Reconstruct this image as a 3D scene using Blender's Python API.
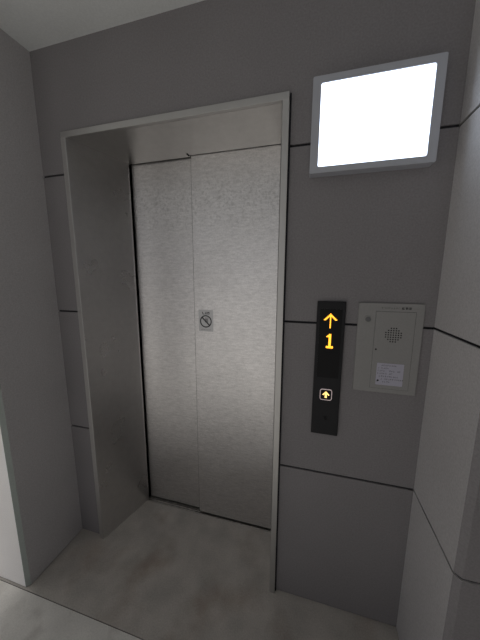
import bpy, bmesh, math, random
from mathutils import Vector, Matrix
random.seed(4)
for o in list(bpy.data.objects): bpy.data.objects.remove(o)
SC = bpy.context.scene
COL = SC.collection

# ------------------------------------------------------------------ camera
cd = bpy.data.cameras.new('camera'); cam = bpy.data.objects.new('camera', cd); COL.objects.link(cam)
cam.location = (1.109, -1.036, 1.487); cam.rotation_euler = (1.4071, -0.0034, 0.2662)
cd.sensor_fit = 'VERTICAL'; cd.sensor_height = 24; cd.lens = 24 * 260.23 / 640; cd.clip_start = 0.02
SC.camera = cam

# ------------------------------------------------------------------ daylight and exposure
w = bpy.data.worlds.new('overcast_sky'); SC.world = w; w.use_nodes = True
nt = w.node_tree; bg = nt.nodes['Background']
bg.inputs['Color'].default_value = (0.98, 0.98, 1.0, 1); bg.inputs['Strength'].default_value = 0.35
sd = bpy.data.lights.new('sun', 'SUN'); sd.energy = 3.2; sd.angle = math.radians(20); sd.color = (1, .98, .95)
sun = bpy.data.objects.new('sun', sd); COL.objects.link(sun); sun.rotation_euler = (math.radians(14), math.radians(-28), 0)   # high hazy sun on the paving outside
PANEL_STRENGTH = 2.6
SC.view_settings.view_transform = 'Standard'; SC.view_settings.look = 'None'
SC.view_settings.gamma = 1; SC.view_settings.use_curve_mapping = False
SC.view_settings.exposure = 0.0

# ------------------------------------------------------------------ materials
def mat(name, color, rough=.6, metal=0, mottle=0, mscale=8, mstretch=(1,1,1), bump=0, bscale=200, bstretch=(1,1,1),
        emit=None, estr=0, stain=None, stain_amt=0, stain_scale=3, grain=0, rvar=0, spec=.5, detail=4):
    m = bpy.data.materials.new(name); m.use_nodes = True
    N = m.node_tree.nodes; L = m.node_tree.links; b = N['Principled BSDF']
    b.inputs['Roughness'].default_value = rough; b.inputs['Metallic'].default_value = metal
    b.inputs['Specular IOR Level'].default_value = spec
    b.inputs['Base Color'].default_value = (*color, 1)
    tc = N.new('ShaderNodeTexCoord')
    def noise(scale, stretch, det=4):
        mp = N.new('ShaderNodeMapping'); mp.inputs['Scale'].default_value = stretch
        L.new(tc.outputs['Object'], mp.inputs['Vector'])
        n = N.new('ShaderNodeTexNoise'); n.inputs['Scale'].default_value = scale; n.inputs['Detail'].default_value = det
        L.new(mp.outputs['Vector'], n.inputs['Vector']); return n.outputs['Fac']
    def mulby(prev, fac, amt):
        mr = N.new('ShaderNodeMapRange'); mr.inputs['From Min'].default_value = .25; mr.inputs['From Max'].default_value = .75
        mr.inputs['To Min'].default_value = 1 - amt; mr.inputs['To Max'].default_value = 1 + amt
        L.new(fac, mr.inputs['Value'])
        v = N.new('ShaderNodeVectorMath'); v.operation = 'SCALE'
        if prev is None: v.inputs[0].default_value = color
        else: L.new(prev, v.inputs[0])
        L.new(mr.outputs['Result'], v.inputs['Scale']); return v.outputs['Vector']
    c = None
    if stain:
        f = noise(stain_scale, (1,1,1), 6)
        cr = N.new('ShaderNodeMapRange'); cr.inputs['From Min'].default_value = .52; cr.inputs['From Max'].default_value = .75
        cr.inputs['To Max'].default_value = stain_amt; L.new(f, cr.inputs['Value'])
        mx = N.new('ShaderNodeMix'); mx.data_type = 'RGBA'; mx.inputs['A'].default_value = (*color, 1); mx.inputs['B'].default_value = (*stain, 1)
        L.new(cr.outputs['Result'], mx.inputs['Factor']); c = mx.outputs['Result']
    if mottle: c = mulby(c, noise(mscale, mstretch, detail), mottle)
    if grain: c = mulby(c, noise(170, (1,1,1), 2), grain)
    if c is not None: L.new(c, b.inputs['Base Color'])
    if rvar:
        mr = N.new('ShaderNodeMapRange'); mr.inputs['From Min'].default_value = .3; mr.inputs['From Max'].default_value = .7
        mr.inputs['To Min'].default_value = rough - rvar; mr.inputs['To Max'].default_value = rough + rvar
        L.new(noise(5, (1,1,1), 5), mr.inputs['Value']); L.new(mr.outputs['Result'], b.inputs['Roughness'])
    if bump:
        bp = N.new('ShaderNodeBump'); bp.inputs['Strength'].default_value = bump; bp.inputs['Distance'].default_value = .002
        L.new(noise(bscale, bstretch, 3), bp.inputs['Height']); L.new(bp.outputs['Normal'], b.inputs['Normal'])
    if emit:
        b.inputs['Emission Color'].default_value = (*emit, 1); b.inputs['Emission Strength'].default_value = estr
    return m
M = {}
M['niche']   = mat('niche_grey_paint_and_shade', (.21,.198,.205), .6, mottle=.05, mscale=3, grain=.12, bump=.25, bscale=350)  # back wall grey; also serves as painted shade on the right lobby face
M['side']    = mat('niche_side_pale', (.50,.485,.49), .6, mottle=.05, mscale=3, grain=.12, bump=.25, bscale=350)  # paler tone than the back wall
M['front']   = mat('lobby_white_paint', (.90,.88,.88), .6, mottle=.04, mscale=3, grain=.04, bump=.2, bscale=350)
M['edge']    = mat('chamfer_greenish_grey_paint', (.30,.33,.31), .6, grain=.05)
M['ceiling'] = mat('ceiling_paint', (.74,.76,.76), .8, mottle=.04, mscale=3, grain=.05)
M['caulk_and_shadow']   = mat('joint_sealant_and_shadow', (.010,.010,.014), .8)  # joint filler; also colours the painted shadow beside the entrance
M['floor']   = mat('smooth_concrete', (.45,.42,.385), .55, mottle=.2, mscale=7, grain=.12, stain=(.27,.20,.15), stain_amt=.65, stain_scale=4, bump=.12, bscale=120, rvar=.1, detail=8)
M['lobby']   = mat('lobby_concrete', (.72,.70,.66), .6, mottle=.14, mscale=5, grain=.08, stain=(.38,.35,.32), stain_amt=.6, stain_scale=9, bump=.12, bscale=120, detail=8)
M['ground']  = mat('pale_outdoor_paving', (.5,.49,.47), .9, mottle=.1, mscale=2)
M['steel']   = mat('hairline_stainless_steel', (.50,.49,.475), .34, 1, mottle=.04, mscale=30, grain=.04, bump=.12, bscale=60, bstretch=(30,30,1), rvar=.04)
M['jamb']    = mat('satin_stainless_jamb', (.68,.67,.665), .30, 1, mottle=.04, mscale=30, grain=.04, bump=.12, bscale=60, bstretch=(30,30,1), rvar=.04)
M['door']    = mat('textured_stainless_door', (.68,.665,.665), .33, 1, mottle=.12, mscale=60, mstretch=(.45,.45,1.8), grain=.10, bump=.5, bscale=200, bstretch=(.35,.35,1.6), rvar=.05)
M['lip']     = mat('dull_frame_lip', (.52,.51,.50), .5, 1, bump=.05, bscale=90)
m = M['door']; N = m.node_tree.nodes; L = m.node_tree.links; b = N['Principled BSDF']     # smudges rubbed into the upper part of the doors
tc = N.new('ShaderNodeTexCoord'); sp = N.new('ShaderNodeSeparateXYZ'); L.new(tc.outputs['Object'], sp.inputs[0])
d_ = N.new('ShaderNodeMath'); d_.operation = 'SUBTRACT'; L.new(sp.outputs['Z'], d_.inputs[0]); d_.inputs[1].default_value = 1.86
a_ = N.new('ShaderNodeMath'); a_.operation = 'ABSOLUTE'; L.new(d_.outputs[0], a_.inputs[0])
r1 = N.new('ShaderNodeMapRange'); r1.inputs['From Min'].default_value = .02; r1.inputs['From Max'].default_value = .2; r1.inputs['To Min'].default_value = 1; r1.inputs['To Max'].default_value = 0; L.new(a_.outputs[0], r1.inputs['Value'])
n_ = N.new('ShaderNodeTexNoise'); n_.inputs['Scale'].default_value = 75; n_.inputs['Detail'].default_value = 5; L.new(tc.outputs['Object'], n_.inputs['Vector'])
r2 = N.new('ShaderNodeMapRange'); r2.inputs['From Min'].default_value = .5; r2.inputs['From Max'].default_value = .64; r2.inputs['To Max'].default_value = .26; L.new(n_.outputs['Fac'], r2.inputs['Value'])
k_ = N.new('ShaderNodeMath'); k_.operation = 'MULTIPLY'; L.new(r1.outputs[0], k_.inputs[0]); L.new(r2.outputs[0], k_.inputs[1])
mx = N.new('ShaderNodeMix'); mx.data_type = 'RGBA'; src = b.inputs['Base Color'].links[0].from_socket
L.new(k_.outputs[0], mx.inputs['Factor']); L.new(src, mx.inputs['A']); mx.inputs['B'].default_value = (.2,.19,.185,1); L.new(mx.outputs['Result'], b.inputs['Base Color'])
M['frame']   = mat('satin_frame_edge', (.50,.49,.48), .45, 1, bump=.05, bscale=90)
M['sill']    = mat('worn_aluminium_sill', (.45,.43,.40), .45, 1, mottle=.2, mscale=40, grain=.1)
M['black']   = mat('shaft_black', (.006,.006,.006), .9)
M['gloss']   = mat('black_acrylic', (.008,.008,.009), .3, spec=.12)
M['blackpl'] = mat('matt_black_plastic', (.012,.012,.014), .5, spec=.25)
M['amber']   = mat('amber_led', (.8,.3,.02), .5, emit=(1.0,.42,.03), estr=2.2)
M['amberw']  = mat('pale_amber_led', (.9,.6,.2), .5, emit=(1.0,.68,.22), estr=1.4)
M['ring']    = mat('lit_button_rim', (.6,.5,.45), .4, emit=(.62,.5,.55), estr=.3)
M['panel']   = mat('painted_steel_plate', (.27,.265,.26), .5, grain=.04, bump=.05, bscale=300)
M['holes']   = mat('speaker_hole_dark', (.012,.012,.012), .8)
M['chrome']  = mat('lock_steel', (.3,.3,.29), .3, 1)
M['label']   = mat('lilac_white_label', (.42,.41,.49), .5)
M['ink']     = mat('printed_ink', (.03,.03,.035), .6)
M['inkgrey'] = mat('decal_grey', (.25,.25,.255), .45, .9)
M['inkfaint']= mat('faded_grey_ink', (.13,.13,.135), .6)
M['decal']   = mat('pale_grey_film', (.50,.50,.51), .42, .95)
M['decalink']= mat('decal_ink', (.035,.037,.04), .5)
M['lframe']  = mat('light_grey_light_housing', (.40,.41,.45), .5)
M['glow']    = mat('lit_white_diffuser', (.9,.9,.9), .5, emit=(.72,.84,1.0), estr=PANEL_STRENGTH)

# ------------------------------------------------------------------ mesh helpers
def box(bm, x0,x1,y0,y1,z0,z1, bev=0, seg=2):
    t = bmesh.new()
    bmesh.ops.create_cube(t, size=1)
    for v in t.verts:
        v.co = Vector(((x0+x1)/2 + v.co.x*(x1-x0), (y0+y1)/2 + v.co.y*(y1-y0), (z0+z1)/2 + v.co.z*(z1-z0)))
    if bev: bmesh.ops.bevel(t, geom=t.edges[:], offset=bev, segments=seg, affect='EDGES', profile=.5)
    me = bpy.data.meshes.new('t'); t.to_mesh(me); bm.from_mesh(me); bpy.data.meshes.remove(me); t.free()
def prism(bm, pts, z0, z1):            # polygon in x, y raised from z0 to z1
    lo = [bm.verts.new((x,y,z0)) for x,y in pts]; hi = [bm.verts.new((x,y,z1)) for x,y in pts]; n = len(pts)
    bm.faces.new(lo[::-1]); bm.faces.new(hi)
    for i in range(n): bm.faces.new((lo[i], lo[(i+1)%n], hi[(i+1)%n], hi[i]))
def slab(bm, pts, y0, y1):             # polygon in x, z with depth y0 to y1
    a = [bm.verts.new((x,y0,z)) for x,z in pts]; b = [bm.verts.new((x,y1,z)) for x,z in pts]; n = len(pts)
    bm.faces.new(a); bm.faces.new(b[::-1])
    for i in range(n): bm.faces.new((a[i], b[i], b[(i+1)%n], a[(i+1)%n]))
def rrect(cx, cz, w_, h_, r, n=5):
    P = []
    for sx, sz, a0 in ((1,1,0),(-1,1,90),(-1,-1,180),(1,-1,270)):
        for k in range(n+1):
            a = math.radians(a0 + 90*k/n)
            P.append((cx+sx*(w_/2-r)+r*math.cos(a), cz+sz*(h_/2-r)+r*math.sin(a)))
    return P
def ringslab(bm, outer, inner, y0, y1):
    n = len(outer)
    V = [[bm.verts.new((x,y,z)) for x,z in L_] for L_, y in ((outer,y0),(inner,y0),(inner,y1),(outer,y1))]
    for i in range(n):
        j = (i+1)%n
        for k in range(4):
            A, B = V[k], V[(k+1)%4]; bm.faces.new((A[i], A[j], B[j], B[i]))
def disc(cx, cz, r, n=24): return [(cx+r*math.cos(2*math.pi*k/n), cz+r*math.sin(2*math.pi*k/n)) for k in range(n)]
def bar(bm, x0,z0,x1,z1,t,y0,y1):      # flat stroke
    d = Vector((x1-x0, z1-z0)); L_ = d.length; d /= L_; n = Vector((-d.y, d.x))*t/2
    slab(bm, [(x0+n.x,z0+n.y),(x0-n.x,z0-n.y),(x1-n.x,z1-n.y),(x1+n.x,z1+n.y)], y0, y1)
def obj(name, bm, m, parent=None, smooth=False, loc=None):
    bmesh.ops.recalc_face_normals(bm, faces=bm.faces[:])
    me = bpy.data.meshes.new(name); bm.to_mesh(me); bm.free()
    o = bpy.data.objects.new(name, me); COL.objects.link(o); me.materials.append(m)
    if smooth:
        for p in me.polygons: p.use_smooth = True
    if parent:
        o.parent = parent; me.transform(Matrix.Translation(-world_loc(parent)))
    return o
def world_loc(o):
    v = Vector(o.location)
    while o.parent: o = o.parent; v += Vector(o.location)
    return v
def struct(name, bm, m):
    o = obj(name, bm, m); o['kind'] = 'structure'; return o
def thing(name, label, cat, loc):
    o = bpy.data.objects.new(name, None); COL.objects.link(o); o.location = loc; o.empty_display_size = .05
    o['label'] = label; o['category'] = cat; o['kind'] = 'thing'; return o
NB = bmesh.new

# ------------------------------------------------------------------ setting
XL, XR, ZT = 0.0, 1.006, 2.12                      # outer edges and top of the elevator entrance
WL, WR, ZC = -.142, 1.528, 2.467                   # niche corners and ceiling
J = [.6735, 1.3126, 1.9512]; G = .0045             # heights and half width of the wall joints
YF = -.312                                         # plane of the lobby face of the walls
XA, XB = -1.7, 2.6                                 # lobby sides
YB, WT = -1.9, .36

bm = NB()                                          # back wall of the niche: four courses beside and above the entrance
rows = [(.0045, J[0]-G), (J[0]+G, J[1]-G), (J[1]+G, J[2]-G), (J[2]+G, ZC)]
for z0, z1 in rows:
    box(bm, WL, XL, 0, WT, z0, z1); box(bm, XR, WR, 0, WT, z0, z1)
box(bm, XL, XR, 0, WT, ZT, ZC)
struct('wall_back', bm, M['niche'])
bm = NB()
for j in J:
    box(bm, WL, XL-.001, .006, WT-.01, j-G, j+G); box(bm, XR+.001, WR, .006, WT-.01, j-G, j+G)
box(bm, WL-.01, XL-.001, .004, WT-.01, 0, .0045); box(bm, XR+.001, WR+.01, .004, WT-.01, 0, .0045)
struct('trim_1', bm, M['caulk_and_shadow'])

Cc = .0147                                         # right wall of the niche with its chamfered corner and lobby face
bm = NB()
for z0, z1 in rows:
    prism(bm, [(WR,WT),(WR,YF+Cc),(WR+Cc,YF),(XB,YF),(XB,WT)], z0, z1)
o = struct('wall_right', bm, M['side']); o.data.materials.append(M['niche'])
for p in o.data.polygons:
    if p.normal.y < -.5: p.material_index = 1  # darker grey puts the shade of chamfer and lobby face into the colour
bm = NB(); e = .006
for j in J:
    prism(bm, [(WR+e,WT-.01),(WR+e,YF+Cc+e*.4),(WR+Cc+e*.4,YF+e),(XB-.01,YF+e),(XB-.01,WT-.01)], j-G, j+G)
prism(bm, [(WR+.004,WT-.01),(WR+.004,YF+Cc+.002),(WR+Cc+.002,YF+.004),(XB-.01,YF+.004),(XB-.01,WT-.01)], 0, .0045)
struct('trim_2', bm, M['caulk_and_shadow'])

bm = NB()                                          # left wall: niche face, chamfer, white lobby face
prism(bm, [(WL,WT),(WL,YF+Cc),(WL-Cc,YF),(XA,YF),(XA,WT)], .0045, ZC)
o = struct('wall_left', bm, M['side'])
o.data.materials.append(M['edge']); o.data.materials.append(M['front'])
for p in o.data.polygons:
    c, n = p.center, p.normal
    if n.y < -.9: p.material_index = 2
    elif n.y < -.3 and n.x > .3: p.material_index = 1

bm = NB(); prism(bm, [(WL-.004,WT-.01),(WL-.004,YF+Cc+.002),(WL-Cc-.002,YF+.004),(XA+.01,YF+.004),(XA+.01,WT-.01)], 0, .0045); struct('trim_4', bm, M['caulk_and_shadow'])
bm = NB(); box(bm, XA-.2, XB+.2, YB, WT+.02, ZC, ZC+.15); struct('ceiling', bm, M['ceiling'])
FJ = -.3203
bm = NB(); box(bm, XA, XB, FJ+.0016, .278, -.12, 0); struct('floor', bm, M['floor'])
bm = NB(); box(bm, XA-.2, XB+.2, YB, FJ-.0016, -.12, 0)
struct('floor', bm, M['lobby'])
bm = NB(); box(bm, XA, XB, FJ-.0016, FJ+.0016, -.12, -.004); struct('trim_3', bm, M['caulk_and_shadow'])
bm = NB(); box(bm, XA-.2, XB+.2, YB, WT+.02, -.25, -.12); struct('subfloor', bm, M['lobby'])
bm = NB(); box(bm, 1.7, XB+.2, YB-.2, YB, 0, ZC); struct('wall_rear_blocker', bm, M['niche'])  # unseen, added to block daylight from the right lobby face
bm = NB(); box(bm, XA, -1.0, YB-.2, YB, 0, ZC); struct('wall_rear_left_blocker', bm, M['niche'])  # unseen, added to dim the reflection at the left of the doors
bm = NB(); box(bm, XB, XB+.2, YB, WT, 0, ZC); struct('wall_side_blocker', bm, M['niche'])  # unseen end wall, added to shut out daylight from the right
bm = NB(); box(bm, -30, 30, -40, YB-.002, -.3, -.02); box(bm, -30, XA-.202, YB-.002, 20, -.3, -.02)
struct('ground', bm, M['ground'])
bm = NB(); box(bm, XA, XB, WT, WT+.02, -.2, ZC); struct('shaft_wall', bm, M['black'])

# ------------------------------------------------------------------ elevator entrance
FW, PF, DF = .025, .016, .284
ZI = ZT - FW
def lip(o):
    o.data.materials.append(M['lip'])
    for p in o.data.polygons:
        if p.normal.y < -.6: p.material_index = 1
fr = thing('elevator_entrance', 'stainless steel surround of the elevator entrance, with a narrow raised edge and deep splayed sides', 'door frame', (.503, 0, 0))
bm = NB(); prism(bm, [(XL,-PF),(XL+FW-.002,-PF),(XL+FW,-PF+.002),(XL+.111,DF),(XL+.111,DF+.012),(XL+.085,DF+.012),(XL+.001,0)], 0, ZI)
lip(obj('jamb', bm, M['jamb'], fr))
bm = NB(); prism(bm, [(XR,-PF),(XR-FW+.002,-PF),(XR-FW,-PF+.002),(XR-.061,DF),(XR-.061,DF+.002),(XR-.04,DF+.002),(XR-.001,0)], 0, ZI)
lip(obj('jamb', bm, M['jamb'], fr))
bm = NB(); box(bm, XL+.001, XR-.001, -.0, DF, ZI, ZT-.001); box(bm, XL+.001, .480, DF-.001, DF+.016, ZI, ZT-.001)
obj('soffit', bm, M['steel'], fr)
bm = NB(); box(bm, XL, XR, -PF, .0, ZI, ZT, .0015)
obj('head_rail', bm, M['frame'], fr)
bm = NB(); box(bm, XR, XR+.006, -.004, .0, 0, ZT); obj('shadow_line', bm, M['caulk_and_shadow'], fr)  # dark strip standing in for the shadow along the right frame edge
bm = NB(); box(bm, .472, .482, DF-.022, DF+.006, ZI-.0006, ZI+.002); obj('notch', bm, M['black'], fr)

def door_panel(x0, x1, y, label, z0=.009, z1=2.105):
    t = thing('elevator_door', label, 'elevator door', ((x0+x1)/2, y+.01, z0))
    b = NB(); box(b, x0, x1, y, y+.018, z0, z1, .0012, 1); obj('door_leaf', b, M['door'], t)
    b = NB(); box(b, x0+.02, x1-.02, y+.004, y+.014, z0-.006, z0+.001); obj('bottom_guide', b, M['black'], t)
    return t
door_panel(.1135, .56, .313, 'left sliding elevator door panel of textured stainless steel, set slightly further back')
dr_ = door_panel(.4845, .943, .2905, 'right sliding elevator door panel of textured stainless steel, carrying the round prohibition sticker')

bm = NB(); box(bm, .4832, .4845, .2915, .307, .009, 2.105); obj('edge_seal', bm, M['inkfaint'], dr_)
sl = thing('door_sill', 'worn metal sill strip with sliding grooves on the floor under the elevator doors', 'door sill', (.53, .31, 0))
bm = NB(); box(bm, .105, .945, .279, .285, -.03, .002, .0008, 1)
for y0, y1 in ((.290,.298),(.304,.316),(.3225,.335)): box(bm, .105, .945, y0, y1, -.03, .0015)
obj('ridge', bm, M['sill'], sl)
bm = NB(); box(bm, .105, .945, .28, .345, -.04, -.012); obj('groove_bed', bm, M['black'], sl)

# round prohibition sticker on the right door
Y = .2905
st = thing('prohibition_sticker', 'small grey sticker with a crossed-out circle on the elevator doors', 'sticker', (.552, Y, 1.185))
bm = NB(); slab(bm, rrect(.552, 1.247, .086, .122, .004), Y-.0005, Y-.0001); obj('film', bm, M['decal'], st)
bm = NB(); c = (.5515, 1.243)
ringslab(bm, disc(*c, .035, 40), disc(*c, .0285, 40), Y-.0009, Y-.0005)
bar(bm, c[0]-.0225, c[1]+.0225, c[0]+.0225, c[1]-.0225, .0075, Y-.0009, Y-.0005)
obj('crossed_circle', bm, M['decalink'], st)
bm = NB()                                          # hand-like mark inside the circle
slab(bm, rrect(c[0]+.004, c[1]+.003, .020, .020, .006), Y-.00075, Y-.0005)
for k in range(3): bar(bm, c[0]-.003+.007*k, c[1]+.010, c[0]+.000+.007*k, c[1]+.022, .0035, Y-.00075, Y-.0005)
obj('pictogram', bm, M['inkgrey'], st)
def glyph(bm, x, z, s, y0, y1, rnd, n=6, t=.12):   # unreadable small character made of strokes
    for k in range(n):
        if k % 2: a = rnd.uniform(-.45,.45)*s; bar(bm, x-.45*s, z+a, x+.45*s, z+a, t*s, y0, y1)
        else:     a = rnd.uniform(-.42,.42)*s; bar(bm, x+a, z-.45*s, x+a, z+.45*s, t*s, y0, y1-.00001*k)
bm = NB(); r_ = random.Random(2)
bar(bm, .5315,1.296,.536,1.282,.004,Y-.0009,Y-.0005); bar(bm, .536,1.2835,.545,1.2835,.003,Y-.0009,Y-.0005)
bar(bm, .5535,1.296,.5535,1.282,.005,Y-.0009,Y-.0005); bar(bm, .546,1.289,.5505,1.289,.003,Y-.0009,Y-.0005)
glyph(bm, .567, 1.289, .014, Y-.0009, Y-.0005, r_, 6, .16)
obj('lettering', bm, M['decalink'], st)
bm = NB()
for q in range(8): glyph(bm, .524+.0075*q, 1.196, .006, Y-.0008, Y-.0005, r_, 4)
obj('small_print', bm, M['inkgrey'], st)

# ------------------------------------------------------------------ lit sign box
x0, x1, z0, z1, D = 1.084, 1.460, 1.838, 2.131, .042
lb = thing('wall_light_box', 'glowing white rectangular light box in a grey housing on the wall right of the elevator', 'light', ((x0+x1)/2, 0, z0))
bm = NB()
ringslab(bm, rrect((x0+x1)/2, (z0+z1)/2, x1-x0, z1-z0, .005), rrect((x0+x1)/2, (z0+z1)/2-.001, x1-x0-.052, z1-z0-.041, .006), -D, -.001)
obj('housing', bm, M['lframe'], lb)
bm = NB(); slab(bm, rrect((x0+x1)/2, (z0+z1)/2-.001, x1-x0-.0535, z1-z0-.0425, .006), -D+.002, -.004)
obj('diffuser', bm, M['glow'], lb)

# ------------------------------------------------------------------ hall indicator with call button
ix0, ix1, iz0, iz1, iD = 1.134, 1.236, .858, 1.398, .014
ic = thing('hall_indicator', 'tall black indicator plate showing an amber up arrow and 1, with a lit call button', 'elevator call panel', ((ix0+ix1)/2, 0, iz0))
bm = NB(); box(bm, ix0, ix1, -iD, 0, iz0, iz1, .0025); obj('faceplate', bm, M['blackpl'], ic)
bm = NB(); slab(bm, rrect(1.185, 1.235, .080, .270, .003), -iD-.0006, -iD); dsp = obj('display_window', bm, M['gloss'], ic)
y0, y1 = -iD-.0014, -iD-.0006
def dots(pat, cx, top, p, name, m, par, s=.86):
    b = NB(); wd = len(pat[0])
    for r, row in enumerate(pat):
        for k, ch in enumerate(row):
            if ch != '.':
                x = cx + (k-(wd-1)/2)*p; z = top - (r+.5)*p; slab(b, rrect(x, z, p*s, p*s, p*.3, 2), y0, y1)
    obj(name, b, m, par)
dots(['.....#.....','....###....','...#####...','..##.#.##..','.##..#..##.','##...#...##','.....#.....','.....#.....','.....#.....','.....#.....','.....#.....','.....#.....','.....#.....','.....#.....'][:13], 1.184, 1.353, .0043, 'up_arrow', M['amber'], dsp, 1.0)
dots(['...##..','..###..','.####..','...##..','...##..','...##..','...##..','...##..','...##..','...##..','...##..','.######','.######'][:13], 1.1835, 1.275, .0043, 'numeral', M['amber'], dsp, 1.0)
bx, bz = 1.1833, 1.0305
bm = NB(); slab(bm, rrect(bx, bz, .040, .040, .006), -iD-.003, -iD); bt = obj('call_button', bm, M['gloss'], ic)
bm = NB(); ringslab(bm, rrect(bx, bz, .0455, .0455, .009), rrect(bx, bz, .0405, .0405, .0065), -iD-.0035, -iD); obj('rim', bm, M['ring'], bt)
bm = NB(); slab(bm, [(bx-.0135,bz+.000),(bx,bz+.0145),(bx+.0135,bz+.000),(bx+.0105,bz-.003),(bx+.004,bz+.003),(bx+.004,bz-.013),(bx-.004,bz-.013),(bx-.004,bz+.003),(bx-.0105,bz-.003)], -iD-.0036, -iD-.003)
obj('arrow_mark', bm, M['amberw'], bt)
bm = NB(); ringslab(bm, disc(1.186,.929,.0085), disc(1.186,.929,.006), -iD-.002, -iD); ks = obj('key_switch', bm, M['blackpl'], ic)
bm = NB(); slab(bm, disc(1.186,.929,.006), -iD-.0008, -iD+.0002); bar(bm, 1.186,.9245,1.186,.9335,.0015,-iD-.0012,-iD-.0008); obj('keyhole', bm, M['gloss'], ks)

# ------------------------------------------------------------------ intercom plate
px0, px1, pz0, pz1, pD = 1.280, 1.4915, 1.0605, 1.3965, .009
ip = thing('intercom_panel', 'grey metal service plate with a lock, a small speaker grille and a white label', 'intercom', ((px0+px1)/2, 0, pz0))
bm = NB(); box(bm, px0, px1, -pD, 0, pz0, pz1, .0015); obj('faceplate', bm, M['panel'], ip)
dx0, dx1, dz0, dz1 = 1.339, 1.4655, 1.078, 1.3665
bm = NB(); box(bm, dx0-.0012, dx1+.0012, -pD-.0003, -pD+.001, dz0-.0012, dz1+.0012); obj('door_gap', bm, M['inkfaint'], ip)
bm = NB(); box(bm, dx0, dx1, -pD-.0015, -pD, dz0, dz1, .0006, 1); dr = obj('hatch', bm, M['panel'], ip)
yd = -pD-.0015
bm = NB()
for i in range(-3, 4):
    for k in range(-3, 4):
        if abs(i)+abs(k) <= 4:
            slab(bm, disc(1.4005+i*.0082, 1.283+k*.0082, .0026, 8), yd-.0003, yd+.0002)
obj('speaker_grille', bm, M['holes'], dr)
bm = NB(); slab(bm, disc(1.348, 1.227, .0032, 12), yd-.0006, yd); obj('screw', bm, M['holes'], dr)
bm = NB(); slab(bm, rrect(1.401, 1.134, .089, .084, .002), yd-.0005, yd); lab = obj('label_plate', bm, M['label'], dr)
bm = NB(); r_ = random.Random(9)
for r in range(7):
    z = 1.168 - r*.0105; n = [8,6,12,9,12,12,7][r]
    xs = 1.362 + (.012 if r in (0,5) else 0)
    for q in range(n):
        if r_.random() < .85: glyph(bm, xs+.0065*q, z, .0055, yd-.0009, yd-.0005, r_, 3, .13)
obj('lettering', bm, M['inkfaint'], lab)
bm = NB(); slab(bm, disc(1.3635, 1.1085, .0036, 14), yd-.0011, yd-.0005); obj('round_mark', bm, M['ink'], lab)
bm = NB(); ringslab(bm, disc(1.3135,1.337,.0125,28), disc(1.3135,1.337,.0095,28), -pD-.003, -pD); lk = obj('lock', bm, M['chrome'], ip)
bm = NB(); slab(bm, disc(1.3135,1.337,.0092,24), -pD-.002, -pD); bar(bm, 1.309,1.333,1.318,1.341,.002,-pD-.0026,-pD-.002); obj('lock_barrel', bm, M['inkfaint'], lk)
bm = NB(); r_ = random.Random(5)
for q in range(8): glyph(bm, 1.357+.0078*q, 1.3795, .0065, -pD-.0006, -pD, r_, 3, .12)
obj('faint_lettering', bm, M['inkfaint'], ip)
bm = NB()
for q in range(3): glyph(bm, 1.4245+.0105*q, 1.3795, .0082, -pD-.0006, -pD, r_, 6, .17)
obj('bold_lettering', bm, M['ink'], ip)
